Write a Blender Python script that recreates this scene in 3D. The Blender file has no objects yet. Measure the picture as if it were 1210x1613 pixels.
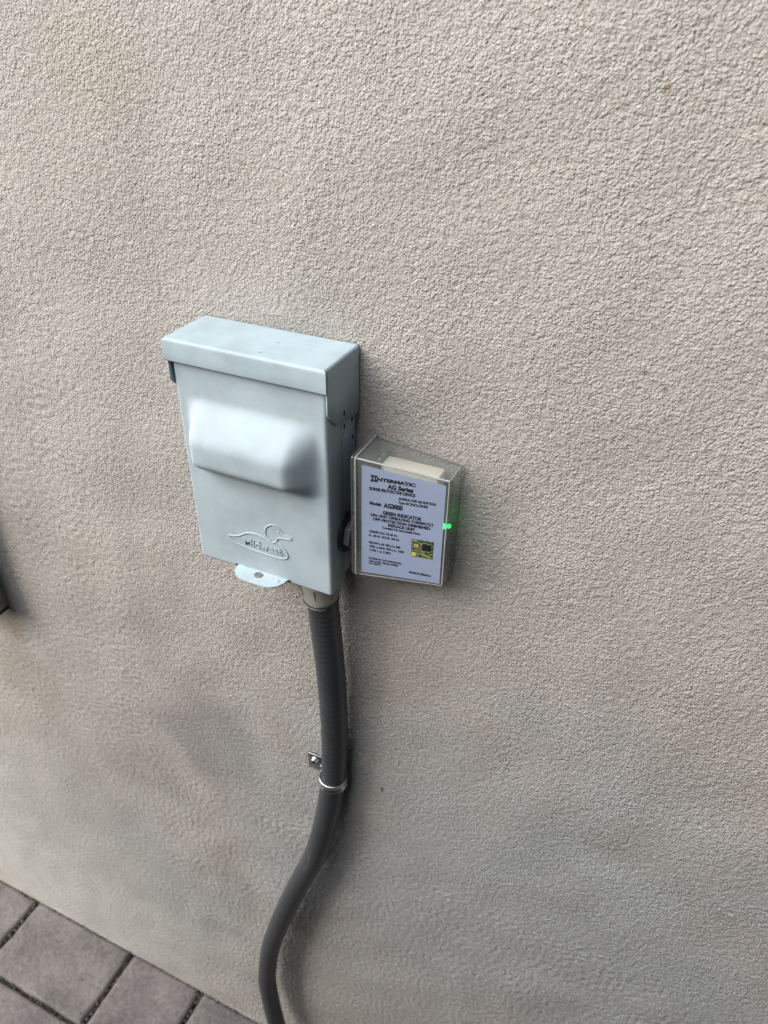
import bpy, bmesh, math, random
import numpy as np
from mathutils import Vector, Matrix

random.seed(7); rng = np.random.default_rng(11)
sc = bpy.context.scene

# ------------------------------------------------------------------ camera
CAM_R = [[0.910002, 0.414319, 0.015349], [0.247054, -0.51215, -0.822597], [-0.332957, 0.752358, -0.568417]]
CAM_C = [0.27271, -0.42853, 0.19317]
cam_data = bpy.data.cameras.new('camera'); cam = bpy.data.objects.new('camera', cam_data)
sc.collection.objects.link(cam); sc.camera = cam
r0, r1, r2 = [Vector(v) for v in CAM_R]
M = Matrix.Identity(4)
for i in range(3):
    M[i][0] = r0[i]; M[i][1] = -r1[i]; M[i][2] = -r2[i]; M[i][3] = CAM_C[i]
cam.matrix_world = M
cam_data.sensor_fit = 'VERTICAL'; cam_data.sensor_height = 8.204; cam_data.sensor_width = 6.153
cam_data.lens = 6.0
cam_data.clip_start = 0.01; cam_data.clip_end = 500
cam_data.dof.use_dof = True; cam_data.dof.focus_distance = 0.50; cam_data.dof.aperture_fstop = 2.8

# ------------------------------------------------------------------ light
SUN_DIR = Vector((-0.56, -0.62, 0.58)).normalized()      # towards the light
w = bpy.data.worlds.new('World'); sc.world = w; w.use_nodes = True
nt = w.node_tree; nt.nodes.clear()
sky = nt.nodes.new('ShaderNodeTexSky'); sky.sky_type = 'NISHITA'; sky.sun_disc = False
sky.sun_elevation = math.asin(SUN_DIR.z); sky.sun_rotation = math.atan2(SUN_DIR.x, SUN_DIR.y)
sky.dust_density = 3.0; sky.air_density = 1.0; sky.ozone_density = 1.0
bg = nt.nodes.new('ShaderNodeBackground'); bg.inputs['Strength'].default_value = 0.058
wo = nt.nodes.new('ShaderNodeOutputWorld')
nt.links.new(sky.outputs[0], bg.inputs[0]); nt.links.new(bg.outputs[0], wo.inputs[0])
sd = bpy.data.lights.new('sun', 'SUN'); sd.energy = 2.5; sd.angle = math.radians(80); sd.color = (1.0, 0.985, 0.965)
sun = bpy.data.objects.new('sun', sd); sc.collection.objects.link(sun)
sun.rotation_euler = SUN_DIR.to_track_quat('Z', 'Y').to_euler(); sun.location = (-3, -3, 3)
sc.view_settings.view_transform = 'Standard'; sc.view_settings.look = 'None'
sc.view_settings.gamma = 1.0; sc.view_settings.exposure = 1.68; sc.view_settings.use_curve_mapping = False
sc.cycles.use_denoising = True; sc.cycles.denoising_prefilter = 'NONE'; sc.cycles.use_adaptive_sampling = False; sc.cycles.caustics_reflective = False; sc.cycles.caustics_refractive = False; sc.cycles.sample_clamp_indirect = 4.0; sc.cycles.max_bounces = 10; sc.cycles.transparent_max_bounces = 12

FLOOR = -1.26
# ------------------------------------------------------------------ helpers
C = sc.collection
def link(name, me, mat=None, parent=None, kind=None):
    o = bpy.data.objects.new(name, me); C.objects.link(o)
    if mat is not None and me is not None: me.materials.append(mat)
    if parent is not None: o.parent = parent
    if kind: o['kind'] = kind
    return o
def thing(name, label, cat, loc=(0, 0, 0), group=None):
    o = bpy.data.objects.new(name, None); C.objects.link(o); o.empty_display_size = 0.02
    o['label'] = label; o['category'] = cat
    if group: o['group'] = group
    return o
def smooth(me, deg=35):
    me.shade_smooth()
    try: me.set_sharp_from_angle(angle=math.radians(deg))
    except Exception: pass
def from_bm(name, bm, mat, parent, deg=35, sm=True):
    bmesh.ops.recalc_face_normals(bm, faces=bm.faces)
    me = bpy.data.meshes.new(name); bm.to_mesh(me); bm.free()
    if sm: smooth(me, deg)
    return link(name, me, mat, parent)
def bm_box(x0, x1, y0, y1, z0, z1, bev=0.0, seg=2, bm=None):
    b = bmesh.new(); bmesh.ops.create_cube(b, size=1)
    for v in b.verts:
        v.co = Vector(((x0+x1)/2+v.co.x*(x1-x0), (y0+y1)/2+v.co.y*(y1-y0), (z0+z1)/2+v.co.z*(z1-z0)))
    if bev > 0: bmesh.ops.bevel(b, geom=list(b.edges), offset=bev, segments=seg, profile=0.5, affect='EDGES')
    if bm is None: return b
    me = bpy.data.meshes.new('tmp'); b.to_mesh(me); b.free(); bm.from_mesh(me); bpy.data.meshes.remove(me)
    return bm
def box(name, x0, x1, y0, y1, z0, z1, mat, parent, bev=0.0, seg=2):
    return from_bm(name, bm_box(x0, x1, y0, y1, z0, z1, bev, seg), mat, parent)
def prism(poly, ax, a0, a1, bev=0.0, bm=None):
    """polygon in the plane across axis ax, extruded from a0 to a1"""
    b = bmesh.new()
    def mk(p, a):
        if ax == 0: return (a, p[0], p[1])
        if ax == 1: return (p[0], a, p[1])
        return (p[0], p[1], a)
    va = [b.verts.new(mk(p, a0)) for p in poly]; vb = [b.verts.new(mk(p, a1)) for p in poly]
    b.faces.new(va); b.faces.new(vb[::-1]); n = len(poly)
    for i in range(n): b.faces.new((va[i], vb[i], vb[(i+1) % n], va[(i+1) % n]))
    bmesh.ops.recalc_face_normals(b, faces=b.faces)
    if bev > 0:
        bmesh.ops.bevel(b, geom=list(b.edges), offset=bev, segments=2, profile=0.5, affect='EDGES')
    if bm is None: return b
    me = bpy.data.meshes.new('tmp'); b.to_mesh(me); b.free(); bm.from_mesh(me); bpy.data.meshes.remove(me)
    return bm
def lathe(profile, centre, axis, n=40, cap=True):
    """profile = [(radius, distance along axis)]"""
    ax = Vector(axis).normalized(); u = ax.orthogonal().normalized(); v = ax.cross(u); c = Vector(centre)
    b = bmesh.new(); rings = []
    for r, d in profile:
        rings.append([b.verts.new(c + ax*d + (u*math.cos(2*math.pi*k/n) + v*math.sin(2*math.pi*k/n))*r) for k in range(n)])
    for i in range(len(rings)-1):
        for k in range(n): b.faces.new((rings[i][k], rings[i][(k+1) % n], rings[i+1][(k+1) % n], rings[i+1][k]))
    if cap:
        b.faces.new(rings[0][::-1]); b.faces.new(rings[-1])
    return b
def catmull(pts, n, closed=False):
    P = [Vector(p) for p in pts]; out = []; N = len(P)
    rngi = range(N) if closed else range(N-1)
    for i in rngi:
        p0 = P[(i-1) % N] if (closed or i > 0) else P[0]*2-P[1]
        p1 = P[i]; p2 = P[(i+1) % N]
        p3 = P[(i+2) % N] if (closed or i+2 < N) else P[-1]*2-P[-2]
        for k in range(n):
            t = k/n
            out.append(0.5*((2*p1)+(-p0+p2)*t+(2*p0-5*p1+4*p2-p3)*t*t+(-p0+3*p1-3*p2+p3)*t**3))
    if not closed: out.append(P[-1])
    return out
def tube(path, rad, n=12, closed=False, bm=None, up=(0, 1, 0)):
    b = bmesh.new() if bm is None else bm; rings = []; L = len(path)
    for i, p in enumerate(path):
        a = path[(i-1) % L] if (closed or i > 0) else path[0]
        c = path[(i+1) % L] if (closed or i < L-1) else path[-1]
        t = (c-a).normalized(); u = t.cross(Vector(up))
        if u.length < 1e-4: u = t.orthogonal()
        u.normalize(); v = t.cross(u)
        r = rad(i) if callable(rad) else rad
        rings.append([b.verts.new(p+(u*math.cos(2*math.pi*k/n)+v*math.sin(2*math.pi*k/n))*r) for k in range(n)])
    for i in range(L if closed else L-1):
        for k in range(n): b.faces.new((rings[i][k], rings[i][(k+1) % n], rings[(i+1) % L][(k+1) % n], rings[(i+1) % L][k]))
    if not closed: b.faces.new(rings[0][::-1]); b.faces.new(rings[-1])
    return b
def grid_mesh(name, V, mat, parent, flip=False, deg=180):
    """V: array (n,m,3)"""
    n, m = V.shape[:2]
    idx = np.arange(n*m).reshape(n, m)
    q = np.stack([idx[:-1, :-1], idx[1:, :-1], idx[1:, 1:], idx[:-1, 1:]], -1).reshape(-1, 4)
    if flip: q = q[:, ::-1]
    me = bpy.data.meshes.new(name)
    me.vertices.add(n*m); me.vertices.foreach_set('co', V.reshape(-1).astype(np.float32))
    k = len(q); me.loops.add(k*4); me.loops.foreach_set('vertex_index', q.reshape(-1).astype(np.int32))
    me.polygons.add(k); me.polygons.foreach_set('loop_start', np.arange(0, 4*k, 4, dtype=np.int32))
    me.update(calc_edges=True); me.shade_smooth()
    if deg < 180:
        try: me.set_sharp_from_angle(angle=math.radians(deg))
        except Exception: pass
    return link(name, me, mat, parent)

# ------------------------------------------------------------------ materials
def mat_new(name):
    m = bpy.data.materials.new(name); m.use_nodes = True
    t = m.node_tree; p = t.nodes['Principled BSDF']
    return m, t, p
def N(t, typ, **kw):
    n = t.nodes.new(typ)
    for k, v in kw.items():
        if k in n.inputs: n.inputs[k].default_value = v
        else: setattr(n, k, v)
    return n
def noise(t, vec, scale, detail=4, rough=0.55):
    n = t.nodes.new('ShaderNodeTexNoise'); n.inputs['Scale'].default_value = scale
    n.inputs['Detail'].default_value = detail; n.inputs['Roughness'].default_value = rough
    t.links.new(vec, n.inputs['Vector']); return n.outputs['Fac']
def ramp(t, fac, stops):
    r = t.nodes.new('ShaderNodeValToRGB'); e = r.color_ramp.elements
    e[0].position = stops[0][0]; e[0].color = (*stops[0][1], 1) if len(stops[0][1]) == 3 else stops[0][1]
    e[1].position = stops[-1][0]; e[1].color = (*stops[-1][1], 1)
    for p_, c_ in stops[1:-1]:
        k = e.new(p_); k.color = (*c_, 1)
    t.links.new(fac, r.inputs[0]); return r.outputs[0]
def mixc(t, fac, a, b, mode='MIX'):
    m = t.nodes.new('ShaderNodeMix'); m.data_type = 'RGBA'; m.blend_type = mode
    for s, v in ((0, fac), (6, a), (7, b)):
        if hasattr(v, 'is_linked') or hasattr(v, 'links'): t.links.new(v, m.inputs[s])
        else: m.inputs[s].default_value = v if s == 0 else (*v, 1)
    return m.outputs[2]
def bump(t, p, h, strength, dist, prev=None):
    b = t.nodes.new('ShaderNodeBump'); b.inputs['Strength'].default_value = strength; b.inputs['Distance'].default_value = dist
    t.links.new(h, b.inputs['Height'])
    if prev is not None: t.links.new(prev, b.inputs['Normal'])
    t.links.new(b.outputs[0], p.inputs['Normal']); return b.outputs[0]
def math_n(t, op, a, b=None):
    m = t.nodes.new('ShaderNodeMath'); m.operation = op
    for i, v in enumerate((a, b)):
        if v is None: continue
        if isinstance(v, (int, float)): m.inputs[i].default_value = v
        else: t.links.new(v, m.inputs[i])
    return m.outputs[0]
def spot(t, vec, c, rx, rz, wob=None, flat=False):
    """soft-edged mark of its own shape at wall position c: 1 inside, 0 outside"""
    s = t.nodes.new('ShaderNodeVectorMath'); s.operation = 'SUBTRACT'; t.links.new(vec, s.inputs[0]); s.inputs[1].default_value = (c[0], c[1], 0) if flat else (c[0], 0, c[1])
    k = t.nodes.new('ShaderNodeVectorMath'); k.operation = 'MULTIPLY'; t.links.new(s.outputs[0], k.inputs[0]); k.inputs[1].default_value = (1/rx, 1/rz, 0) if flat else (1/rx, 0, 1/rz)
    l = t.nodes.new('ShaderNodeVectorMath'); l.operation = 'LENGTH'; t.links.new(k.outputs[0], l.inputs[0])
    v = l.outputs['Value']
    if wob is not None: v = math_n(t, 'ADD', v, wob)
    r = t.nodes.new('ShaderNodeMapRange'); r.inputs['From Min'].default_value = 0.45; r.inputs['From Max'].default_value = 1.15
    r.inputs['To Min'].default_value = 1; r.inputs['To Max'].default_value = 0; r.interpolation_type = 'SMOOTHSTEP'
    t.links.new(v, r.inputs[0]); return r.outputs[0]

def m_stucco():
    m, t, p = mat_new('stucco')
    tc = t.nodes.new('ShaderNodeTexCoord'); v = tc.outputs['Object']
    n1 = noise(t, v, 2.2, 3); n2 = noise(t, v, 9, 4); n3 = noise(t, v, 420, 3)
    col = ramp(t, n1, [(0.30, (0.380, 0.366, 0.338)), (0.5, (0.410, 0.400, 0.374)), (0.72, (0.425, 0.417, 0.397))])
    col = mixc(t, ramp(t, n2, [(0.35, (0, 0, 0)), (0.75, (0.35,)*3)]), col, (0.345, 0.335, 0.315))
    col = mixc(t, ramp(t, n3, [(0.30, (0.5,)*3), (0.62, (0, 0, 0))]), col, (0.27, 0.245, 0.22))
    wob = math_n(t, 'MULTIPLY', math_n(t, 'SUBTRACT', n2, 0.5), 1.8)
    # damp, dirty blotches low left of the hose; last entry paints in cooler, dimmer light
    for c, rx, rz, a, cc in (((-0.135, -0.52), 0.075, 0.12, .62, (.215, .205, .198)), ((-0.37, -0.74), 0.10, 0.13, .34, (.22, .21, .20)), ((-0.25, -0.62), 0.10, 0.08, .38, (.225, .22, .205)),
                         ((-0.41, -0.55), 0.07, 0.08, .40, (.27, .24, .20)), ((-0.20, -0.36), .09, .05, .30, (.25, .235, .225)), ((-0.13, -0.84), 0.035, 0.10, .45, (.18, .18, .155)),
                         ((-0.26, -0.92), 0.13, 0.12, .28, (.22, .225, .225)), ((-0.125, 0.152), .05, .035, .35, (.31, .285, .205)), ((0.09, -0.30), .06, .10, .25, (.28, .255, .23)),
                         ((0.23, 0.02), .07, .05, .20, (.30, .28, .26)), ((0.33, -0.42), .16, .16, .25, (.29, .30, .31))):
        s = math_n(t, 'MULTIPLY', spot(t, v, c, rx, rz, wob), a)
        col = mixc(t, s, col, cc)
    for c, rx, rz, a, cc in (((-0.45, -0.98), 0.42, 0.36, .55, (.355, .372, .362)), ((0.24, -0.62), .38, .30, .65, (.335, .362, .378)), ((-0.10, -0.30), .22, .10, .25, (.40, .38, .33))):  # broad tints; first two paint in the cooler light low on the wall
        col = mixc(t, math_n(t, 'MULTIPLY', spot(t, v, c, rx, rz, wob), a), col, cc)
    # lighter dried splash along the foot of the wall
    s = math_n(t, 'MULTIPLY', spot(t, v, (-0.52, -1.12), 0.30, 0.16, wob), .35); col = mixc(t, s, col, (0.445, 0.465, 0.445))
    # small marks
    w3 = math_n(t, 'MULTIPLY', math_n(t, 'SUBTRACT', noise(t, v, 300, 2), 0.5), 2.0)
    for c, rx, rz, cc, a in (((0.227, 0.158), .0030, .0030, (0.16, .10, .04), .6), ((0.087, -0.473), .0016, .005, (.05, .045, .04), .9),
                             ((0.259, 0.0075), .0022, .003, (.10, .085, .07), .6), ((0.246, 0.016), .002, .002, (.10, .085, .07), .6),
                             ((0.19, -0.115), .002, .002, (.12, .09, .07), .5), ((-0.02, 0.105), .0025, .002, (.16, .11, .07), .5),
                             ((-0.415, -0.45), .03, .03, (0.20, .13, .07), .4)):
        col = mixc(t, math_n(t, 'MULTIPLY', spot(t, v, c, rx, rz, w3), a), col, cc)
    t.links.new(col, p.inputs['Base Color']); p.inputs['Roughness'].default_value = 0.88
    p.inputs['Specular IOR Level'].default_value = 0.25
    wv = t.nodes.new('ShaderNodeVectorMath'); wv.operation = 'ADD'; nz_ = t.nodes.new('ShaderNodeTexNoise'); nz_.inputs['Scale'].default_value = 260; nz_.inputs['Detail'].default_value = 2
    t.links.new(v, nz_.inputs['Vector']); ms = t.nodes.new('ShaderNodeVectorMath'); ms.operation = 'SCALE'; ms.inputs['Scale'].default_value = 0.0022
    t.links.new(nz_.outputs['Color'], ms.inputs[0]); t.links.new(v, wv.inputs[0]); t.links.new(ms.outputs[0], wv.inputs[1])
    def voro(scale):
        q = t.nodes.new('ShaderNodeTexVoronoi'); q.inputs['Scale'].default_value = scale; t.links.new(wv.outputs[0], q.inputs['Vector'])
        return math_n(t, 'SUBTRACT', 1.0, q.outputs['Distance'])
    grains = math_n(t, 'ADD', math_n(t, 'MULTIPLY', voro(470), 0.6), math_n(t, 'MULTIPLY', voro(850), 0.4))
    patch = ramp(t, noise(t, v, 16, 3), [(0.35, (0.65,)*3), (0.62, (1,)*3)])
    grains = math_n(t, 'MULTIPLY', grains, patch)
    b0 = bump(t, p, grains, 1.0, 0.0014)
    pit = ramp(t, grains, [(0.30, (0.30,)*3), (0.52, (0, 0, 0))])
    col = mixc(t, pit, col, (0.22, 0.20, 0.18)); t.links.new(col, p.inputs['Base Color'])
    g = noise(t, v, 800, 3, 0.6); g2 = noise(t, v, 430, 3, 0.6)
    b1 = bump(t, p, g, 0.5, 0.0010, b0); bump(t, p, g2, 0.4, 0.0014, b1)
    return m
def m_paint(name, base, rough=0.56, dirt=0.5, marks=()):
    m, t, p = mat_new(name)
    tc = t.nodes.new('ShaderNodeTexCoord'); v = tc.outputs['Object']
    n1 = noise(t, v, 28, 5, 0.6); n2 = noise(t, v, 140, 4, 0.6)
    d = tuple(c*0.82 for c in base); e = tuple(min(1, c*1.05) for c in base)
    col = ramp(t, n1, [(0.3, d), (0.55, base), (0.75, e)])
    col = mixc(t, ramp(t, n2, [(0.58, (0, 0, 0)), (0.80, (dirt,)*3)]), col, (0.30, 0.28, 0.25))
    w3 = math_n(t, 'MULTIPLY', math_n(t, 'SUBTRACT', noise(t, v, 350, 2), 0.5), 2.2)
    for c, rx, rz, cc, a in marks: col = mixc(t, math_n(t, 'MULTIPLY', spot(t, v, c, rx, rz, w3, True), a), col, cc)
    t.links.new(col, p.inputs['Base Color'])
    rr = t.nodes.new('ShaderNodeMapRange'); rr.inputs['To Min'].default_value = rough-.08; rr.inputs['To Max'].default_value = rough+.14
    t.links.new(n1, rr.inputs[0]); t.links.new(rr.outputs[0], p.inputs['Roughness'])
    bump(t, p, noise(t, v, 700, 2), 0.06, 0.0003); p.inputs['Specular IOR Level'].default_value = 0.22
    return m
def m_simple(name, base, rough=0.5, metal=0.0, var=0.15, scale=60, bmp=0.0, bscale=300):
    m, t, p = mat_new(name)
    tc = t.nodes.new('ShaderNodeTexCoord'); v = tc.outputs['Object']
    n1 = noise(t, v, scale, 4)
    t.links.new(ramp(t, n1, [(0.3, tuple(c*(1-var) for c in base)), (0.7, tuple(min(1, c*(1+var)) for c in base))]), p.inputs['Base Color'])
    p.inputs['Roughness'].default_value = rough; p.inputs['Metallic'].default_value = metal
    if bmp: bump(t, p, noise(t, v, bscale, 3), bmp, 0.001)
    return m
MP = m_paint('grey_enamel', (0.350, 0.425, 0.462))
M_LID = m_paint('lid_enamel', (0.35, 0.435, 0.475), 0.52, 0.3, [((.0106, -.0414), .0026, .0006, (.08, .08, .07), .8), ((.0130, -.0220), .0022, .0016, (.26, .24, .15), .6), ((.020, -.018), .004, .0008, (.28, .30, .27), .5),
    ((-.030, -.014), .006, .0010, (.30, .36, .38), .5), ((.036, -.016), .005, .0012, (.28, .33, .34), .5), ((-.022, -.030), .010, .004, (.36, .43, .46), .4), ((.040, -.038), .007, .003, (.36, .43, .45), .4)])
M_TAB = m_paint('tab_enamel', (0.42, 0.52, 0.565), 0.45)
M_DARK = m_simple('dark_gap', (0.012, 0.012, 0.013), 0.8)
M_HOSE = m_simple('hose_pvc', (0.032, 0.036, 0.040), 0.38, 0, 0.12, 25, 0.10, 500)
M_CONN = m_simple('connector_pvc', (0.30, 0.30, 0.265), 0.55, 0, 0.15, 60)
M_ZINC = m_simple('zinc', (0.55, 0.57, 0.60), 0.28, 1.0, 0.2, 200)
M_BLACK = m_simple('black_nylon', (0.012, 0.013, 0.014), 0.35)
M_INK = m_simple('ink', (0.010, 0.010, 0.013), 0.6)
M_LABEL = m_simple('label_film', (0.27, 0.33, 0.46), 0.35, 0, 0.04, 40)
M_PCB = m_simple('green_board', (0.01, 0.13, 0.045), 0.4, 0, 0.3, 150)
M_CREAM = m_simple('cream_module', (0.72, 0.68, 0.58), 0.5, 0, 0.04, 50)
M_GREY = m_simple('grey_nylon', (0.09, 0.095, 0.10), 0.3)
M_UTIL = m_simple('utility_enamel', (0.28, 0.27, 0.25), 0.5, 0, 0.15, 30)
M_BLOCKER = m_simple('weathered_boards', (0.05, 0.045, 0.040), 0.8, 0, 0.3, 12)

def m_clear():
    m, t, p = mat_new('clear_plastic'); t.nodes.remove(p); out = t.nodes['Material Output']
    tr = t.nodes.new('ShaderNodeBsdfTransparent'); tr.inputs[0].default_value = (0.965, 0.975, 0.97, 1)
    df = t.nodes.new('ShaderNodeBsdfDiffuse'); df.inputs[0].default_value = (0.60, 0.61, 0.60, 1)
    gl = t.nodes.new('ShaderNodeBsdfGlossy'); gl.inputs['Roughness'].default_value = 0.05; gl.inputs[0].default_value = (1, 1, 1, 1)
    lw = t.nodes.new('ShaderNodeLayerWeight'); lw.inputs['Blend'].default_value = 0.5
    fr_out = math_n(t, 'ADD', math_n(t, 'MULTIPLY', math_n(t, 'POWER', lw.outputs['Facing'], 4.0), 0.75), 0.045)
    tc = t.nodes.new('ShaderNodeTexCoord')
    r = t.nodes.new('ShaderNodeMapRange'); r.inputs['To Min'].default_value = 0.06; r.inputs['To Max'].default_value = 0.12
    t.links.new(noise(t, tc.outputs['Object'], 60, 3), r.inputs[0])
    m1 = t.nodes.new('ShaderNodeMixShader'); t.links.new(r.outputs[0], m1.inputs[0]); t.links.new(tr.outputs[0], m1.inputs[1]); t.links.new(df.outputs[0], m1.inputs[2])
    m2 = t.nodes.new('ShaderNodeMixShader'); t.links.new(fr_out, m2.inputs[0]); t.links.new(m1.outputs[0], m2.inputs[1]); t.links.new(gl.outputs[0], m2.inputs[2])
    ga = t.nodes.new('ShaderNodeBsdfGlass'); ga.inputs['IOR'].default_value = 1.42; ga.inputs['Roughness'].default_value = 0.015
    ga.inputs['Color'].default_value = (0.93, 0.95, 0.95, 1)
    m3 = t.nodes.new('ShaderNodeMixShader'); m3.inputs[0].default_value = 0.0; t.links.new(m2.outputs[0], m3.inputs[1]); t.links.new(ga.outputs[0], m3.inputs[2])
    t.links.new(m3.outputs[0], out.inputs[0])
    return m
M_CLEAR = m_clear()
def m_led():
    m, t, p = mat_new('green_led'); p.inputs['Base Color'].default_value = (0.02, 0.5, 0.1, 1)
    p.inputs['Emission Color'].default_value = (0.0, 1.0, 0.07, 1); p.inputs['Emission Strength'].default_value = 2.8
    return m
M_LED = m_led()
def m_holo():
    m, t, p = mat_new('foil_sticker'); tc = t.nodes.new('ShaderNodeTexCoord'); v = tc.outputs['Object']
    wv = t.nodes.new('ShaderNodeTexWave'); wv.inputs['Scale'].default_value = 95; wv.inputs['Distortion'].default_value = 14
    wv.inputs['Detail'].default_value = 3; wv.bands_direction = 'Z'; wv.inputs['Detail Scale'].default_value = 1.6
    t.links.new(v, wv.inputs['Vector'])
    c = ramp(t, wv.outputs['Fac'], [(0.15, (0.04, 0.08, 0.03)), (0.45, (0.20, 0.26, 0.10)), (0.7, (0.56, 0.58, 0.30)), (0.95, (0.10, 0.17, 0.10))])
    t.links.new(c, p.inputs['Base Color']); p.inputs['Metallic'].default_value = 0.4; p.inputs['Roughness'].default_value = 0.35
    return m
M_HOLO = m_holo()
def m_paver():
    m, t, p = mat_new('paver_concrete')
    tc = t.nodes.new('ShaderNodeTexCoord'); v = tc.outputs['Object']
    oi = t.nodes.new('ShaderNodeObjectInfo')
    off = t.nodes.new('ShaderNodeVectorMath'); off.operation = 'ADD'; t.links.new(v, off.inputs[0])
    sc_ = math_n(t, 'MULTIPLY', oi.outputs['Random'], 37.0); cb = t.nodes.new('ShaderNodeCombineXYZ')
    t.links.new(sc_, cb.inputs[0]); t.links.new(sc_, cb.inputs[2]); t.links.new(cb.outputs[0], off.inputs[1]); v = off.outputs[0]
    base = ramp(t, oi.outputs['Random'], [(0.0, (0.122, 0.113, 0.110)), (0.35, (0.170, 0.156, 0.156)), (0.7, (0.142, 0.136, 0.126)), (1.0, (0.172, 0.158, 0.158))])
    n1 = noise(t, v, 14, 5, 0.6); n2 = noise(t, v, 160, 4, 0.7); n3 = noise(t, v, 420, 2)
    c = mixc(t, 1.0, base, ramp(t, n1, [(0.28, (0.58, 0.58, 0.60)), (0.5, (1.0, .98, .98)), (0.72, (1.34, 1.3, 1.3))]), 'MULTIPLY')
    c = mixc(t, 1.0, c, ramp(t, n2, [(0.3, (0.68,)*3), (0.7, (1.28,)*3)]), 'MULTIPLY')
    c = mixc(t, ramp(t, n3, [(0.70, (0, 0, 0)), (0.80, (0.55,)*3)]), c, (0.42, 0.40, 0.38))
    t.links.new(c, p.inputs['Base Color']); p.inputs['Roughness'].default_value = 0.82
    b = bump(t, p, n2, 0.5, 0.003); bump(t, p, n3, 0.4, 0.001, b)
    return m
M_PAVER = m_paver()
M_SAND = m_simple('joint_sand', (0.055, 0.048, 0.040), 0.95, 0, 0.4, 300, 0.6, 400)

# ------------------------------------------------------------------ ground and pavers
s = 60.0
bm = bmesh.new(); vs = [bm.verts.new(q) for q in ((-s, -s, FLOOR-.012), (s, -s, FLOOR-.012), (s, s, FLOOR-.012), (-s, s, FLOOR-.012))]; bm.faces.new(vs)
ground = from_bm('ground', bm, M_SAND, None, sm=False); ground['kind'] = 'structure'
def paver_mesh(wd, dp, seed):
    rr = random.Random(seed); R_c = .006; hx_, hy_ = wd/2, dp/2; out = []
    for cx, cy, a0 in ((hx_-R_c, hy_-R_c, 0), (-hx_+R_c, hy_-R_c, 90), (-hx_+R_c, -hy_+R_c, 180), (hx_-R_c, -hy_+R_c, 270)):
        for a in (0, 30, 60, 90): out.append(Vector((cx+R_c*math.cos(math.radians(a0+a)), cy+R_c*math.sin(math.radians(a0+a)), 0)))
    pts = []
    for i in range(len(out)):
        p0, p1 = out[i], out[(i+1) % len(out)]; n_ = max(1, int((p1-p0).length/.016))
        for k_ in range(n_): pts.append(p0.lerp(p1, k_/n_))
    b = bmesh.new(); rings = []; n_ = len(pts)
    wob = [rr.uniform(-1, 1) for _ in range(n_)]; chip = [rr.random() < .10 for _ in range(n_)]
    for ins, z in ((0, -.03), (0, -.0075), (.0010, -.0040), (.0030, -.0014), (.0060, -.0002), (.0095, 0)):
        ring = []
        for i, q in enumerate(pts):
            k_ = ins+wob[i]*.0006*(1 if ins < .009 else .3)+(.0016 if chip[i] and .0005 < ins < .005 else 0)
            ring.append(b.verts.new((q.x*(1-k_/hx_), q.y*(1-k_/hy_), z-(.0014 if chip[i] and .0005 < ins < .005 else 0))))
        rings.append(ring)
    for r_ in range(len(rings)-1):
        for i in range(n_): b.faces.new((rings[r_][i], rings[r_][(i+1) % n_], rings[r_+1][(i+1) % n_], rings[r_+1][i]))
    b.faces.new(rings[-1]); bmesh.ops.recalc_face_normals(b, faces=b.faces)
    me = bpy.data.meshes.new('paver'); b.to_mesh(me); b.free(); me.shade_smooth(); me.materials.append(M_PAVER); return me
J = 0.0058
mesh_l = [paver_mesh(0.229-J, 0.137-J, k) for k in range(3)]; mesh_s = [paver_mesh(0.153-J, 0.137-J, 9+k) for k in range(3)]
def put_paver(cx, cy, long, k):
    o = bpy.data.objects.new('paver', (mesh_l if long else mesh_s)[k % 3]); C.objects.link(o); o.parent = ground
    o.location = (cx, cy, FLOOR+random.uniform(-.0012, .0012)); o.rotation_euler = (random.uniform(-.006, .006), random.uniform(-.006, .006), random.uniform(-.008, .008))
rows = {0: [(-0.633, 1), (-0.404, 0), (-0.251, 1)], 1: [(-0.643, 1), (-0.414, 1), (-0.185, 0)], 2: [(-0.62, 0), (-0.467, 1), (-0.238, 1)], 3: [(-0.66, 1), (-0.431, 0), (-0.278, 1)]}
k = 0
for r in range(5):
    y = 0.004-0.137*(r+0.5)
    x = rows.get(r, rows[1])[0][0]; seq = [q[1] for q in rows.get(r, rows[1])]
    i = 0
    while x < 0.55:
        lg = seq[i] if i < len(seq) else random.random() < .6
        wd = 0.229 if lg else 0.153
        put_paver(x+wd/2, y, lg, k); x += wd; i += 1; k += 1
    x = rows.get(r, rows[1])[0][0]
    while x > -1.35:
        lg = random.random() < .6; wd = 0.229 if lg else 0.153
        put_paver(x-wd/2, y, lg, k); x -= wd; k += 1

b = bmesh.new(); rg = random.Random(5)
def pebble(x, y, z, r_):
    q = bmesh.ops.create_icosphere(b, subdivisions=1, radius=r_)
    for v_ in q['verts']: v_.co = Vector((x, y, z))+Vector((v_.co.x*rg.uniform(.7, 1.3), v_.co.y*rg.uniform(.7, 1.3), v_.co.z*rg.uniform(.5, 1)))
for _ in range(260): pebble(rg.uniform(-.9, -.1), -.133+rg.gauss(0, .002), FLOOR-rg.uniform(.004, .010), rg.uniform(.0010, .0024))
for _ in range(140): pebble(rg.uniform(-.9, -.1), -.0015-abs(rg.gauss(0, .0022)), FLOOR+rg.uniform(-.002, .001), rg.uniform(.0008, .0020))
for jx in (-.633, -.404, -.251):
    for _ in range(60): pebble(jx+rg.gauss(0, .0022), rg.uniform(-.13, -.002), FLOOR-rg.uniform(.003, .009), rg.uniform(.0010, .0026))
for _ in range(60): pebble(rg.uniform(-.75, -.15), rg.uniform(-.25, -.005), FLOOR+.0005, rg.uniform(.0006, .0014))
grit = from_bm('joint_grit', b, m_simple('grit', (.085, .077, .068), .9, 0, .5, 400), None, sm=False); grit['kind'] = 'stuff'

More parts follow.
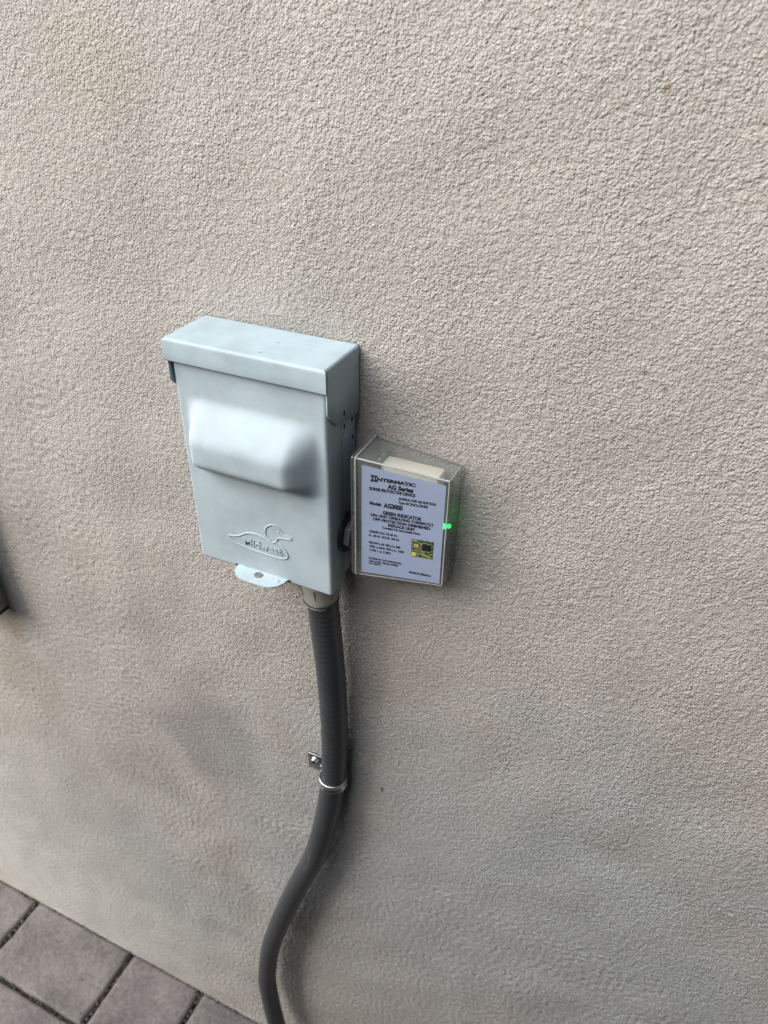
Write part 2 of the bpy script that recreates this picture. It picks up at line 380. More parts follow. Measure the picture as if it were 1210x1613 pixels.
# ------------------------------------------------------------------ stucco wall
def axis(a0, a1, d0, d1, fine, coarse, far0, far1):
    mid = np.arange(d0, d1, fine)
    lo = np.arange(a0, d0, coarse); hi = np.arange(d1, a1+coarse, coarse)
    fl = -np.geomspace(-(a0-.01) if a0 < 0 else 1, -far0, 14)[::-1] if far0 < a0 else np.array([])
    fh = np.geomspace(a1+.02, far1, 12) if far1 > a1+.02 else np.array([])
    a = np.unique(np.concatenate([fl, lo, mid, hi, fh]).round(6))
    keep = np.concatenate([[True], np.diff(a) > fine*.4]); return a[keep]
XA = axis(-0.85, 0.52, -0.23, 0.50, 0.0009, 0.0025, -5.0, 3.0)
ZA = axis(-1.268, 0.24, -0.62, 0.215, 0.0009, 0.0025, -1.268, 1.6)
def band(nx, nz, step, lam, width):
    f = rng.standard_normal((nz, nx)).astype(np.float32); F = np.fft.rfft2(f)
    ky = np.fft.fftfreq(nz, step)[:, None]; kx = np.fft.rfftfreq(nx, step)[None, :]
    k = np.sqrt(kx*kx+ky*ky)*lam + 1e-9
    F *= np.exp(-(np.log(k)/width)**2)
    g = np.fft.irfft2(F, s=(nz, nx)); return (g/g.std()).astype(np.float32)
def samp(F, x0, z0, step, X, Z):
    u = np.clip((X-x0)/step, 0, F.shape[1]-1.001); v = np.clip((Z-z0)/step, 0, F.shape[0]-1.001)
    i = u.astype(int); j = v.astype(int); a = (u-i)[None, :]; b = (v-j)[:, None]
    return (F[j][:, i]*(1-a)*(1-b)+F[j][:, i+1]*a*(1-b)+F[j+1][:, i]*(1-a)*b+F[j+1][:, i+1]*a*b)
nx, nz = int(0.76/.0009), int(0.86/.0009)
fine = band(nx, nz, .0009, .0020, .5); fine2 = band(nx, nz, .0009, .0065, .5)
nx2, nz2 = int(1.40/.0025), int(1.54/.0025)
mid_ = band(nx2, nz2, .0025, .010, .5); low = band(nx2, nz2, .0025, .09, .5); lowa = band(nx2, nz2, .0025, .16, .4)
Xg, Zg = XA[None, :], ZA[:, None]
def edge(x, a, b, s): return np.clip((x-a)/s, 0, 1)*np.clip((b-x)/s, 0, 1)
mf = edge(Xg, -0.23, 0.50, .03)*edge(Zg, -0.62, 0.215, .03)
mo = edge(Xg, -0.85, 0.52, .02)*np.clip((0.24-Zg)/.02, 0, 1)
f1 = samp(fine, -.24, -.63, .0009, XA, ZA); f2 = samp(fine2, -.24, -.63, .0009, XA, ZA)
g1 = samp(mid_, -.86, -1.27, .0025, XA, ZA); l1 = samp(low, -.86, -1.27, .0025, XA, ZA); l2 = samp(lowa, -.86, -1.27, .0025, XA, ZA)
grain = 0.75*f1+0.10*f2-0.14*f1*f1
amp = 0.00027*(1+0.18*np.tanh(l2))*(1-0.05*np.clip((-.22-Zg)/.35, 0, 1))
H = mf*amp*grain + mf*0.00005*f2 + mo*(0.00026*g1*(1-mf*0.6) + 0.0003*l1 + 0.0005*l2)
H = np.clip(H, -.004, .004)
# keep the wall flat behind the metal box so nothing pokes through it
inb = edge(Xg, -0.068, 0.068, .01)*edge(Zg, -0.20, 0.01, .01); H = H*(1-inb) - 0.0012*inb
H[Zg[:, 0] < FLOOR+.004, :] = 0
V = np.stack(np.broadcast_arrays(Xg, -H, Zg), -1)
wall = grid_mesh('stucco_wall', V, m_stucco(), None, flip=True)
wall['label'] = 'beige stucco house wall with coarse sprayed grain behind everything'; wall['category'] = 'wall'

# ------------------------------------------------------------------ unseen plank screen, added to shade the lower wall and box side
light_blocker = thing('board_fence', 'L-shaped dark board fence closing off the side yard in front of the stucco wall', 'fence')
FX, FY0, FY1, FTOP = 0.78, -3.0, -0.03, 0.85
fm = None
for i in range(int((FY1-FY0)/0.145)):
    if fm is None:
        b0 = box('board', 0, 0.02, 0, 0.139, FLOOR-.01, FTOP, M_BLOCKER, light_blocker, 0.002); fm = b0.data; b0.location = (FX, FY0, 0)
    else:
        o = bpy.data.objects.new('board', fm); C.objects.link(o); o.parent = light_blocker; o.location = (FX, FY0+i*0.145, random.uniform(-.006, .006))
for z in (FLOOR+.3, FTOP-.3): box('rail', FX+.022, FX+.06, FY0, FY1, z, z+.09, M_BLOCKER, light_blocker, .002)

GY, GX0, GTOP = -1.15, -1.15, 0.58
fm2 = None
for i in range(int((FX-GX0)/0.145)):
    if fm2 is None:
        b0 = box('board', 0, 0.139, 0, 0.02, FLOOR-.01, GTOP, M_BLOCKER, light_blocker, 0.002); fm2 = b0.data; b0.location = (GX0, GY, 0)
    else:
        o = bpy.data.objects.new('board', fm2); C.objects.link(o); o.parent = light_blocker; o.location = (GX0+i*0.145, GY, random.uniform(-.006, .006))
for z in (FLOOR+.3, GTOP-.3): box('rail', GX0, FX-.01, GY-.04, GY-.002, z, z+.09, M_BLOCKER, light_blocker, .002)

# ------------------------------------------------------------------ electrical box
eb = thing('electrical_box', 'light grey enamelled metal outlet box with a hooded lid mounted on the stucco wall', 'electrical box')
HW = 0.0593
box('body', -HW, HW, -0.0400, 0.0005, -0.1838, -0.002, MP, eb, 0.0008)
# front cover: bent sheet with a pressed-out bulge
def sstep(t): t = np.clip(t, 0, 1); return t*t*(3-2*t)
CW, CY, CR, CZ0, CZ1 = 0.0603, -0.0448, 0.0022, -0.1880, -0.006
prof = [(-CW, -0.0225), (-CW, -0.03), (-CW, -0.038)]
for a in np.linspace(0, 90, 6)[0:]: prof.append((-CW+CR-CR*math.cos(math.radians(a)), CY+CR-CR*math.sin(math.radians(a))))
for x in np.arange(-CW+CR+.001, CW-CR-.0005, .001): prof.append((x, CY))
for a in np.linspace(90, 0, 6): prof.append((CW-CR+CR*math.cos(math.radians(a)), CY+CR-CR*math.sin(math.radians(a))))
prof += [(CW, -0.038), (CW, -0.03), (CW, -0.0225)]
P = np.array(prof); Z = np.arange(CZ0, CZ1, .001)
def bulge(x, z):
    sx = sstep((x+0.0520)/0.0135)*sstep((0.0535-x)/0.0190); sz = sstep((-0.0430-z)/0.0280)*sstep((z+0.1025)/0.0175)
    return 0.0195*(sx*sz)**0.75
XX, ZZ = np.meshgrid(P[:, 0], Z); YY = np.broadcast_to(P[:, 1], XX.shape).copy()
inside = (np.abs(XX) < CW-CR+1e-6)
zpad = np.arange(-.2, .02, .001); xpad = np.arange(-.08, .08, .001); BX, BZ = np.meshgrid(xpad, zpad); B = bulge(BX, BZ)
ker = np.exp(-np.arange(-9, 10)**2/(2*1.9**2)); ker /= ker.sum()
B = np.apply_along_axis(lambda q: np.convolve(q, ker, 'same'), 0, B); B = np.apply_along_axis(lambda q: np.convolve(q, ker, 'same'), 1, B)
def bsamp(x, z):
    u = (x+.08)/.001; w_ = (z+.2)/.001; i = u.astype(int); j = w_.astype(int); a = u-i; c = w_-j
    return B[j, i]*(1-a)*(1-c)+B[j, i+1]*a*(1-c)+B[j+1, i]*(1-a)*c+B[j+1, i+1]*a*c
YY -= np.where(inside, bsamp(XX, ZZ), 0)
YY += np.where(inside, 0.00010*np.sin(XX*38+1)*np.cos(ZZ*24), 0)      # the sheet is not dead flat
VV = np.stack([XX, YY, ZZ], -1)
cover = grid_mesh('front_cover', VV, MP, eb, flip=True)
so = cover.modifiers.new('thickness', 'SOLIDIFY'); so.thickness = 0.0011; so.offset = -1.0
# bottom return of the cover
box('cover_lip', -CW+.0012, CW-.0012, CY+.0012, -0.0415, CZ0+.0002, CZ0+.0012, MP, cover, 0)
# duck emblem and name pressed into the cover
def raised(name, pts, r, parent, closed=False):
    path = catmull([(x, CY-.00005, z) for x, z in pts], 6, closed)
    o = from_bm(name, tube(path, r, 8, closed), MP, parent); return o
head = [(.0090, -.1514), (.0058, -.1492), (.0045, -.1460), (.0049, -.1420), (.0075, -.1380), (.0120, -.1358), (.0160, -.1364), (.0190, -.1395), (.0210, -.1420),
        (.0240, -.1428), (.0268, -.1430), (.0274, -.1440), (.0262, -.1449), (.0215, -.1457), (.0168, -.1466), (.0150, -.1480), (.0142, -.1500)]
body_o = [(.0142, -.1500), (.0110, -.1526), (.0060, -.1520), (.0016, -.1503), (-.0057, -.1495), (-.0130, -.1512), (-.0185, -.1548), (-.0240, -.1574), (-.0302, -.1586),
          (-.0290, -.1600), (-.0254, -.1632), (-.0200, -.1648), (-.0120, -.1659), (-.0011, -.1665), (.0100, -.1666), (.0180, -.1660), (.0222, -.1640), (.0232, -.1610),
          (.0215, -.1568), (.0185, -.1535), (.0155, -.1520), (.0135, -.1512)]
emblem = raised('duck_emblem', body_o, 0.00078, cover); raised('duck_head', head, 0.00078, emblem)
from_bm('duck_eye', lathe([(.0010, 0), (.0009, .0004), (.0004, .0007)], (.0163, CY+.0001, -.1412), (0, -1, 0), 12), MP, emblem)

def text_mesh(s, u0, u1, z0, cap, ext=0.0, bold=0.0, font=None):
    cu = bpy.data.curves.new('lettering', 'FONT'); cu.body = s; cu.size = 1.0; cu.extrude = ext; cu.offset = bold
    cu.resolution_u = 3
    o = bpy.data.objects.new('lettering', cu); C.objects.link(o); bpy.context.view_layer.update()
    me = bpy.data.meshes.new_from_object(o.evaluated_get(bpy.context.evaluated_depsgraph_get())); C.objects.unlink(o); bpy.data.objects.remove(o)
    n = len(me.vertices); co = np.zeros(n*3, np.float32); me.vertices.foreach_get('co', co); co = co.reshape(-1, 3)
    x0, x1 = co[:, 0].min(), co[:, 0].max()
    capn = 0.73
    co[:, 0] = u0+(co[:, 0]-x0)/(x1-x0)*(u1-u0); co[:, 1] = z0+co[:, 1]*cap/capn
    return me, co
me, co = text_mesh('Midwest', -.0157, .0182, -.1622, .0066, ext=1.0, bold=0.02)
co2 = np.stack([co[:, 0], CY-np.clip(co[:, 2], -1, 1)*0.0009, co[:, 1]], -1)
me.vertices.foreach_set('co', co2.reshape(-1)); me.update(); link('raised_lettering', me, MP, emblem)
# lid
LW, LD, LH = 0.06275, 0.0493, 0.0166
lid = bpy.data.objects.new('lid', None); C.objects.link(lid); lid.parent = eb
def flapz(y):                                                       # lower edge of the side flaps
    if y < -0.0340: return -0.0320 - 0.0138*(y+0.0468)/0.0128
    if y < -0.0030: return -0.0458 - 0.0037*(y+0.0340)/0.0310
    return -0.0495 + 0.0085*(y+.003)/.003
rr = 0.0022
ys = np.concatenate([np.linspace(-0.0468, -0.0345, 6), [-.0340], np.linspace(-0.0335, -0.0035, 8), [-.0030, -.0015, 0.0]])
rows_ = []
for y in ys:
    zf = flapz(y); sec = [(-LW, zf), (-LW, zf*.6), (-LW, -rr)]
    sec += [(-LW+rr-rr*math.cos(a), -rr+rr*math.sin(a)) for a in np.linspace(.2, math.pi/2, 6)]
    sec += [(x, 0) for x in np.linspace(-.05, .05, 7)]
    sec += [(LW-rr+rr*math.cos(a), -rr+rr*math.sin(a)) for a in np.linspace(math.pi/2, .2, 6)]
    sec += [(LW, -rr), (LW, zf*.6), (LW, zf)]
    rows_.append([(x, y, z) for x, z in sec])
hood = np.array(rows_)
T = hood[0][3:-3]
prof_l = [(-LD+rr-rr*math.sin(a), -rr+rr*math.cos(a)) for a in np.linspace(0, math.pi/2, 8)] + [(-LD, -.005), (-LD, -.010), (-LD, -.0155), (-LD+.0002, -.0163), (-LD+.0012, -.0166)]
fl = [T]
for k_, (y, z) in enumerate(prof_l):
    dec = max(0.0, 1-k_/6.0); q = T.copy(); q[:, 0] = T[:, 0]*(1+(.0006/LW)*(1-dec)); q[:, 1] = y; q[:, 2] = z+T[:, 2]*dec; fl.append(q)
fl = np.array(fl)
b = bmesh.new()
for G, fp in ((hood, True), (fl[::-1], True)):
    vv = [[b.verts.new(p_) for p_ in row] for row in G]
    for i in range(len(vv)-1):
        for j in range(len(vv[0])-1): b.faces.new((vv[i][j], vv[i][j+1], vv[i+1][j+1], vv[i+1][j]))
bmesh.ops.remove_doubles(b, verts=b.verts, dist=1e-6)
bmesh.ops.recalc_face_normals(b, faces=b.faces)
b.faces.ensure_lookup_table()
tf = max(b.faces, key=lambda f_: f_.calc_center_median().z)
if tf.normal.z < 0: bmesh.ops.reverse_faces(b, faces=b.faces)
lid_me = bpy.data.meshes.new('hood'); b.to_mesh(lid_me); b.free(); smooth(lid_me, 70)
o = link('hood', lid_me, M_LID, lid); mo_ = o.modifiers.new('thickness', 'SOLIDIFY'); mo_.thickness = 0.0011; mo_.offset = -1
# flap pierced hole, knock-out dimples on the side
def drop(name, x, y, z, parent, r=.0014, ang=0.0):
    pts = [(y+r*.75*math.cos(a)*(1.0), z+r*1.3*math.sin(a)) for a in np.linspace(0, 2*math.pi, 14, endpoint=False)]
    return from_bm(name, prism(pts, 0, x, x+.00025), M_DARK, parent)
drop('rivet_hole', LW+.0000, -.0237, -.0405, lid, .0015)
for (y, z) in ((-.0055, -.0545), (-.0174, -.0545), (-.0251, -.0600), (-.0049, -.0690)):
    d = drop('knockout_hole', HW, y, z, eb, .0016)
    from_bm('dimple', lathe([(.0022, 0), (.0016, .0005), (.0004, .0007)], (HW, y, z-.0035), (1, 0, 0), 14), MP, d)
# locking tab under the cover
tabp = [(-.0240, -.040), (-.0240, -.0475), (-.0228, -.0530), (-.0190, -.0572), (-.0130, -.0595), (-.0040, -.0600), (.0070, -.0600), (.0130, -.0590), (.0180, -.0555), (.0207, -.0500), (.0214, -.0455), (.0214, -.040)]
hole_c, hole_r = (-.0020, -.0497), .0040
b = bmesh.new()
def tab_ring(z): return [b.verts.new((x, y, z)) for x, y in tabp], [b.verts.new((hole_c[0]+hole_r*math.cos(a), hole_c[1]+hole_r*.92*math.sin(a), z)) for a in np.linspace(0, 2*math.pi, 20, endpoint=False)]
for z in (-.1858, -.1870):
    O, I = tab_ring(z)
    eds = [b.edges.new((O[i], O[(i+1) % len(O)])) for i in range(len(O))]+[b.edges.new((I[i], I[(i+1) % len(I)])) for i in range(len(I))]
    bmesh.ops.triangle_fill(b, edges=eds, use_beauty=True)
    if z == -.1858: Ot, It = O, I
for A_, B_ in ((Ot, O), (It, I)):
    for i in range(len(A_)): b.faces.new((A_[i], A_[(i+1) % len(A_)], B_[(i+1) % len(A_)], B_[i]))
tab = from_bm('lock_tab', b, M_TAB, eb)
from_bm('tab_dimple', lathe([(.0018, 0), (.0014, .0004), (.0004, .0006)], (.0150, -.0500, -.1858), (0, 0, 1), 14), M_TAB, tab)
for x0, x1 in ((-.0268, -.0244), (-.0165, -.0135), (.0217, .0245)):
    box('slot', x0, x1, CY-.00015, CY+.002, CZ0+.0000, CZ0+.0022, M_DARK, cover)
box('hinge_tongue', -.0205, -.0095, CY-.0006, CY+.001, -.1900, -.1868, MP, tab, .0004)

# ------------------------------------------------------------------ surge protector
sp = thing('surge_protector', 'clear plastic surge protector with printed white label and green light beside the grey box', 'surge protector')
def rrect(y0, y1, z0, z1, r, n=5):
    pts = []
    for cy, cz, a0 in ((y1-r, z1-r, 0), (y0+r, z1-r, 90), (y0+r, z0+r, 180), (y1-r, z0+r, 270)):
        for a in np.linspace(a0, a0+90, n): pts.append((cy+r*math.cos(math.radians(a)), cz+r*math.sin(math.radians(a))))
    return pts
SX0, SX1 = 0.0735, 0.1420
def sect(x, inset=0.0, r=.0022):
    t = (x-SX0)/(SX1-SX0)
    y0 = -.0362+(.0105)*t; z1 = -.0652-.0073*t; z0 = -.1672+.0040*t
    return rrect(y0+inset, -.0012-.0006*t-inset, z0+inset, z1-inset, max(r-inset*.5, .0008))
def shell(xs_in, bm, rev=False):
    rings = [[bm.verts.new((x, y, z)) for y, z in sect(x, ins, r)] for x, ins, r in xs_in]
    n = len(rings[0])
    for i in range(len(rings)-1):
        for k in range(n): bm.faces.new((rings[i][k], rings[i][(k+1) % n], rings[i+1][(k+1) % n], rings[i+1][k]))
    bm.faces.new(rings[-1]); return rings
T = 0.0018
b = bmesh.new()
ra = shell([(SX0+.0045, 0, .0018), (SX1-.0012, 0, .0018), (SX1-.0004, .0002, .0018), (SX1, .0009, .0018)], b)
rb = shell([(SX0+.0045, T, .0018), (SX1-.0026, T, .0018), (SX1-.0021, T+.0003, .0018), (SX1-T, T+.0009, .0018)], b)
n = len(ra[0])
for k in range(n): b.faces.new((ra[0][k], ra[0][(k+1) % n], rb[0][(k+1) % n], rb[0][k]))
housing = from_bm('clear_cover', b, M_CLEAR, sp, 40)
# flange and back plate (clear too, thicker and proud of the cover)
def ring_part(name, x0, x1, out, mat, parent, solid=True, bev=.0006):
    b = bmesh.new(); r = .0034
    secs = [(x0, out-bev), (x0+bev, out), (x1-bev, out), (x1, out-bev)]
    rings = []
    for x, ou in secs:
        rings.append([b.verts.new((x, y, z)) for y, z in rrect(-.0362-ou, min(-.0012+ou, -.0004), -.1672-ou, -.0652+ou, r)])
    m_ = len(rings[0])
    for i in range(3):
        for k in range(m_): b.faces.new((rings[i][k], rings[i][(k+1) % m_], rings[i+1][(k+1) % m_], rings[i+1][k]))
    b.faces.new(rings[0]); b.faces.new(rings[-1])
    return from_bm(name, b, mat, parent, 40)
ring_part('back_plate', SX0, SX0+.0019, .0008, M_CLEAR, sp)
ring_part('flange', SX0+.0021, SX0+.0042, .0012, M_CLEAR, sp)
M_EDGE = m_simple('moulded_edge', (0.34, 0.36, 0.37), 0.12); M_EDGED = m_simple('shaded_edge', (0.10, 0.10, 0.10), 0.2)  # light and dark lines painting highlights and dark outlines onto the clear edges
def corner(x, front, top, ins=.0003):
    t = (x-SX0)/(SX1-SX0)
    return Vector((x, (-.0362+.0105*t+ins) if front else (-.0012-.0006*t-ins), (-.0652-.0073*t-ins) if top else (-.1672+.0040*t+ins)))
xa_, xb_ = SX0+.0045, SX1-.0003
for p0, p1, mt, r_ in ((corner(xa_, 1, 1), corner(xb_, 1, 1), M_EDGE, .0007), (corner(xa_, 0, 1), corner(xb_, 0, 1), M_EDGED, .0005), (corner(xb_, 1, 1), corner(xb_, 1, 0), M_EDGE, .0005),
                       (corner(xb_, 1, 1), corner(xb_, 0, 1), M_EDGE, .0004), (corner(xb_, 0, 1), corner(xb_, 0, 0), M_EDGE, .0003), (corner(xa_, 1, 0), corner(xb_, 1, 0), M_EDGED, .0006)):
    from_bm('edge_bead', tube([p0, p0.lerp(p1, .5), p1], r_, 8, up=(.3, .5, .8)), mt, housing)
ed = [Vector((SX0+.0040, y, z)) for y, z in rrect(-.0372, -.0008, -.1682, -.0642, .0034, 6)]
from_bm('edge_bead', tube(ed, .0005, 6, True, up=(1, 0, 0)), M_EDGE, housing)
# insides
brd = box('circuit_board', .0868, .0884, -.0250, -.0035, -.158, -.0722, M_PCB, sp, .0002)
box('rear_board', .0905, .1360, -.0050, -.0036, -.157, -.0850, M_PCB, sp, .0002)
box('potted_module', .0892, .1320, -.0215, -.0065, -.150, -.0757, M_CREAM, sp, .0010)
box('terminal_block', .0795, .0855, -.0255, -.0080, -.120, -.0900, M_BLACK, brd, .0006)
for y, z in ((-.020, -.0716), (-.012, -.0718)):
    from_bm('solder_joint', lathe([(.0010, 0), (.0007, .0009), (.0003, .0014)], (.0874, y, z-.0012), (0, 0, 1), 10), M_ZINC, brd)
# light emitting diode near the front right corner
led = from_bm('indicator_light', lathe([(.0017, -.001), (.0019, 0), (.0016, .0009), (.0009, .0016), (.0002, .0018)], (.1384, -.0215, -.1128), (.45, -1, 0), 16), M_LED, sp)
from_bm('indicator_light', lathe([(.0014, -.001), (.0015, 0), (.0012, .0007), (.0002, .0012)], (.1392, -.0112, -.1192), (1, -.3, 0), 14), M_LED, sp)  # glow spot on the right face: the diode's refracted image, added as an emitter
# label on the front face
FA = Vector((SX0, -.0362, 0)); FB = Vector((SX1, -.0257, 0)); FU = (FB-FA).normalized(); FN = Vector((FU.y, -FU.x, 0))
def on_face(u, z, d): return FA+FU*u+FN*d+Vector((0, 0, z))
lab = bmesh.new(); lp = [(.0079, -.0702), (.0670, -.0762), (.0672, -.1612), (.0076, -.1635)]
va = [lab.verts.new(on_face(u, z, .00012)) for u, z in lp]; vb = [lab.verts.new(on_face(u, z, .00004)) for u, z in lp]
lab.faces.new(va); lab.faces.new(vb[::-1])
for i in range(4): lab.faces.new((va[i], vb[i], vb[(i+1) % 4], va[(i+1) % 4]))
label = from_bm('printed_label', lab, M_LABEL, sp, sm=False)
def print_line(s, u0, u1, z0, cap, bold=0.02):
    me, co = text_mesh(s, u0*1e-3, u1*1e-3, z0*1e-3, cap*1.06e-3, 0, bold+0.028)
    P_ = np.array([on_face(a, c, .00020)[:] for a, c in zip(co[:, 0], co[:, 1])], np.float32)
    me.vertices.foreach_set('co', P_.reshape(-1)); me.update()
    return link('lettering', me, M_INK, label)
LINES = [('NTERMATIC', 18.9, 46.2, -80.9, 2.5, .035), ('AG Series', 26.3, 44.7, -85.9, 3.4, .03), ('SURGE PROTECTIVE DEVICE', 13.4, 46.2, -89.2, 2.3, .03),
         ('ANSI/UL1449 4th EDITION', 34.4, 60.8, -93.5, 2.0, .02), ('Type 4X ENCLOSURE', 34.4, 55.4, -96.7, 2.0, .02), ('Model:', 13.7, 22.4, -101.4, 2.5, .03),
         ('AG3000', 23.8, 37.7, -102.0, 3.6, .03), ('GREEN INDICATOR', 23.3, 51.5, -108.0, 2.8, .025), ('ON: UNIT OPERATING CORRECTLY', 14.3, 60.4, -111.1, 2.2, .03),
         ('OFF: PROTECTION DIMINISHED,', 16.1, 58.6, -114.4, 2.2, .03), ('REPLACE UNIT', 27.5, 47.1, -117.7, 2.3, .03), ('Contains No Serviceable Parts', 23.2, 50.9, -120.4, 1.9, .02),
         ('120/240 VAC 50-60 Hz', 13.5, 34.6, -125.6, 1.9, .015), ('In : 20 kA  SCCR: 100 kA', 13.3, 36.2, -129.0, 1.9, .015), ('MCOV: L-N 150 L-L: 300', 13.5, 37.0, -135.6, 1.9, .03),
         ('VPR: L-N/G: 700 L-L: 1200', 13.5, 39.7, -139.1, 1.9, .02), ('TYPE 1 or 2 SPD', 13.5, 30.0, -142.5, 1.9, .02), ('INTERMATIC INCORPORATED', 13.3, 38.3, -150.0, 1.7, .015),
         ('Libertyville, Illinois 60048', 13.3, 35.6, -152.4, 1.7, .015), ('154-46819', 13.3, 22.4, -154.7, 1.6, .015), ('MADE IN MEXICO', 44.1, 60.5, -156.3, 1.8, .03)]
for L_ in LINES: print_line(*L_)
# the capital I of the maker's mark: two wide serifs, pinched stem with a light bar
def flat(name, poly, d, mat, parent):
    b = bmesh.new(); b.faces.new([b.verts.new(on_face(u*1e-3, z*1e-3, d)) for u, z in poly]); return from_bm(name, b, mat, parent, sm=False)
mk = flat('logo_letter', [(13.8, -76.9), (19.6, -76.9), (18.0, -79.4), (19.6, -82.2), (13.8, -82.2), (15.4, -79.4)], .00020, M_INK, label)
flat('logo_bar', [(16.1, -78.2), (16.6, -78.2), (16.6, -80.9), (16.1, -80.9)], .00026, M_LABEL, mk)
flat('logo_bar', [(17.0, -78.2), (17.4, -78.2), (17.4, -80.9), (17.0, -80.9)], .00026, M_LABEL, mk)
st = flat('foil_sticker', [(45.0, -124.7), (60.7, -124.5), (60.5, -140.1), (45.0, -140.3)], .00022, M_HOLO, label)
flat('dark_panel', [(52.9, -127.6), (59.6, -127.5), (59.5, -133.6), (52.9, -133.5)], .00030, M_INK, st)
flat('print_strip', [(50.0, -125.4), (60.2, -125.3), (60.2, -126.3), (50.0, -126.4)], .00030, m_simple('olive_ink', (.06, .08, .03), .5), st)
flat('edge_strip', [(60.7, -124.5), (61.1, -124.5), (60.9, -140.3), (60.5, -140.3)], .00024, M_INK, st)
M_GOLD = m_simple('gold_ink', (.62, .58, .16), .4, .3)
def circ(cu, cz, r, k=20): return [(cu+r*math.cos(a), cz+r*math.sin(a)) for a in np.linspace(0, 2*math.pi, k, endpoint=False)]
flat('certification_ring', circ(48.8, -130.0, 2.7), .00030, m_simple('ring_ink', (.10, .055, .04), .5), st)
flat('certification_disc', circ(48.6, -130.2, 1.9), .00036, M_GOLD, st)
flat('certification_core', circ(48.3, -130.4, 0.9), .00042, m_simple('core_ink', (.30, .16, .22), .5), st)
flat('yellow_patch', [(45.4, -136.4), (48.6, -136.5), (48.5, -139.5), (45.4, -139.6)], .00030, m_simple('yellow_ink', (.70, .66, .12), .4, .2), st)
for u0, z0, s_ in ((45.4, -125.4, 3.6), (52.0, -136.6, 4.0), (56.5, -138.2, 3.0)):
    flat('print_strip', [(u0, z0), (u0+s_, z0), (u0+s_, z0-.7), (u0, z0-.8)], .00030, M_GOLD, st)
# threaded nipple and locknut that carry it
NC = (HW, -.0172, -.1445)
nip = from_bm('threaded_nipple', lathe([(.0105, 0)]+sum([[(.0105+(.0007 if i % 2 else 0), .001+i*.0009)] for i in range(15)], [])+[(.0100, .0145)], NC, (1, 0, 0), 36), M_BLACK, sp)
from_bm('sealing_washer', lathe([(.0160, 0), (.0168, .0005), (.0168, .0026), (.0160, .0032), (.0115, .0033)], NC, (1, 0, 0), 44), M_BLACK, nip)
hx = [(NC[1]+.0132*math.cos(a), NC[2]+.0132*math.sin(a)) for a in np.linspace(.25, 2*math.pi+.25, 6, endpoint=False)]
from_bm('locknut', prism(hx, 0, HW+.0034, HW+.0085, .0006), M_GREY, nip)

# ------------------------------------------------------------------ conduit
cd = thing('flexible_conduit', 'dark grey flexible conduit hose curving down from the bottom of the grey box', 'conduit')
hp = catmull([(.0388, -.0235, -.200), (.0410, -.0220, -.25), (.0432, -.0190, -.32), (.0425, -.0158, -.40), (.0380, -.0142, -.47), (.0285, -.0155, -.54), (.0122, -.0170, -.62),
              (-.0135, -.0190, -.70), (-.0415, -.0205, -.795), (-.0635, -.0210, -.88), (-.0755, -.0215, -.95), (-.0815, -.0225, -1.02), (-.0745, -.0250, -1.13), (-.0560, -.0300, -1.21), (-.0450, -.0340, -1.275)], 40)
from_bm('hose', tube(hp, lambda i: .0129+(.00030*max(0, 1-i/300) if i % 4 < 2 else 0)+.00004*math.sin(i*.45), 40), M_HOSE, cd, 60)
scr = [q for q in hp if -.66 < q.z < -.60]
from_bm('scuff', tube([Vector((q.x-.0035+k*.0001, q.y-.0120, q.z)) for k, q in enumerate(scr[::6])], .0006, 6), m_simple('scuff_grey', (.16, .15, .14), .6), cd)
CC = (.0386, -.0237, -.1835)
cn = from_bm('connector', lathe([(.0175, 0), (.0188, -.001), (.0190, -.008), (.0184, -.010), (.0165, -.018), (.0150, -.026), (.0148, -.028), (.0139, -.0283), (.0139, -.0312), (.0133, -.0318), (.0131, -.034), (.0126, -.0345)], CC, (0, 0, 1), 48), M_CONN, cd, 30)
from_bm('connector_ring', lathe([(.0146, -.0285), (.0152, -.0290), (.0152, -.0304), (.0146, -.0308)], CC, (0, 0, 1), 44, True), M_HOSE, cn)
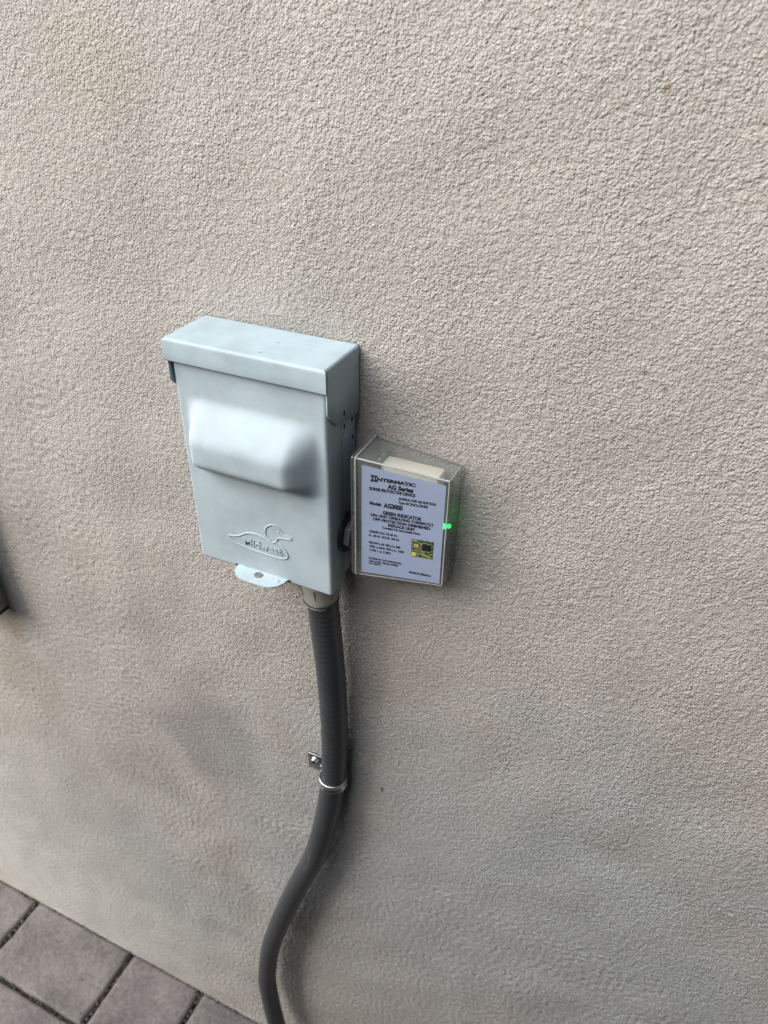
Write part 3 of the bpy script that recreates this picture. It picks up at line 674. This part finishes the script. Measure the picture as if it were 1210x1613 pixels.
for a in (-2.15, -1.35, -.5):
    dx, dy = math.cos(a), math.sin(a)
    pth = [Vector((CC[0]+dx*r_+dx*.00005, CC[1]+dy*r_, CC[2]+d_)) for r_, d_ in ((.0188, -.0095), (.0173, -.0145), (.0158, -.0215))]
    from_bm('mould_notch', tube(pth, .00035, 6), M_DARK, cn)

# ------------------------------------------------------------------ strap
stp = thing('conduit_strap', 'shiny zinc strap screwed to the wall holding the dark hose', 'strap')
SC = Vector((.0384, -.0144, -.466)); R_ = .0131
path = []
for a in np.linspace(math.radians(205), math.radians(-25), 40):      # front half ring, open to the wall
    path.append((SC.x+R_*math.cos(-a), SC.y-R_*math.sin(a)))
prof_s = [(0, -.0052), (.0012, -.0050), (.0009, -.0040), (.0002, -.0030), (.0002, .0030), (.0009, .0040), (.0012, .0050), (0, .0052)]
rows_ = []
for a in np.linspace(math.radians(200), math.radians(-20), 44):
    dx, dy = math.cos(a), -math.sin(a)
    rows_.append([(SC.x+dx*(R_+h), SC.y+dy*(R_+h), SC.z+z) for h, z in prof_s])
o = grid_mesh('band', np.array(rows_), M_ZINC, stp); mm = o.modifiers.new('thickness', 'SOLIDIFY'); mm.thickness = .0008; mm.offset = 0
tb = box('tab', .0030, .0225, -.0036, -.0016, -.4790, -.4560, M_ZINC, stp, .0005)
from_bm('foot', bm_box(.0205, .0262, -.0100, -.0016, -.4705, -.4610, .0008), M_ZINC, stp)
from_bm('screw', lathe([(.0046, 0), (.0046, .0008), (.0034, .0010), (.0033, .0032), (.0026, .0036)], (.0108, -.0036, -.4650), (0, -1, 0), 24), M_ZINC, tb)
bx = from_bm('screw_slot', bm_box(.0080, .0136, -.0073, -.0071, -.4655, -.4645), M_DARK, tb)

# ------------------------------------------------------------------ utility box cut off by the left edge
ub = thing('utility_box', 'dark grey utility box on the wall, cut off by the left edge of the photo', 'utility box')
box('body', -.560, -.4005, -.030, 0.0005, -.4095, -.17, M_UTIL, ub, .0012)
box('bottom_lip', -.556, -.4035, -.028, 0.0005, -.4165, -.4090, M_DARK, ub, .0005)  # near-black lip: the shade of the gap underneath is put into its colour
box('door', -.566, -.3965, -.0335, -.0302, -.4120, -.165, M_UTIL, ub, .0010)
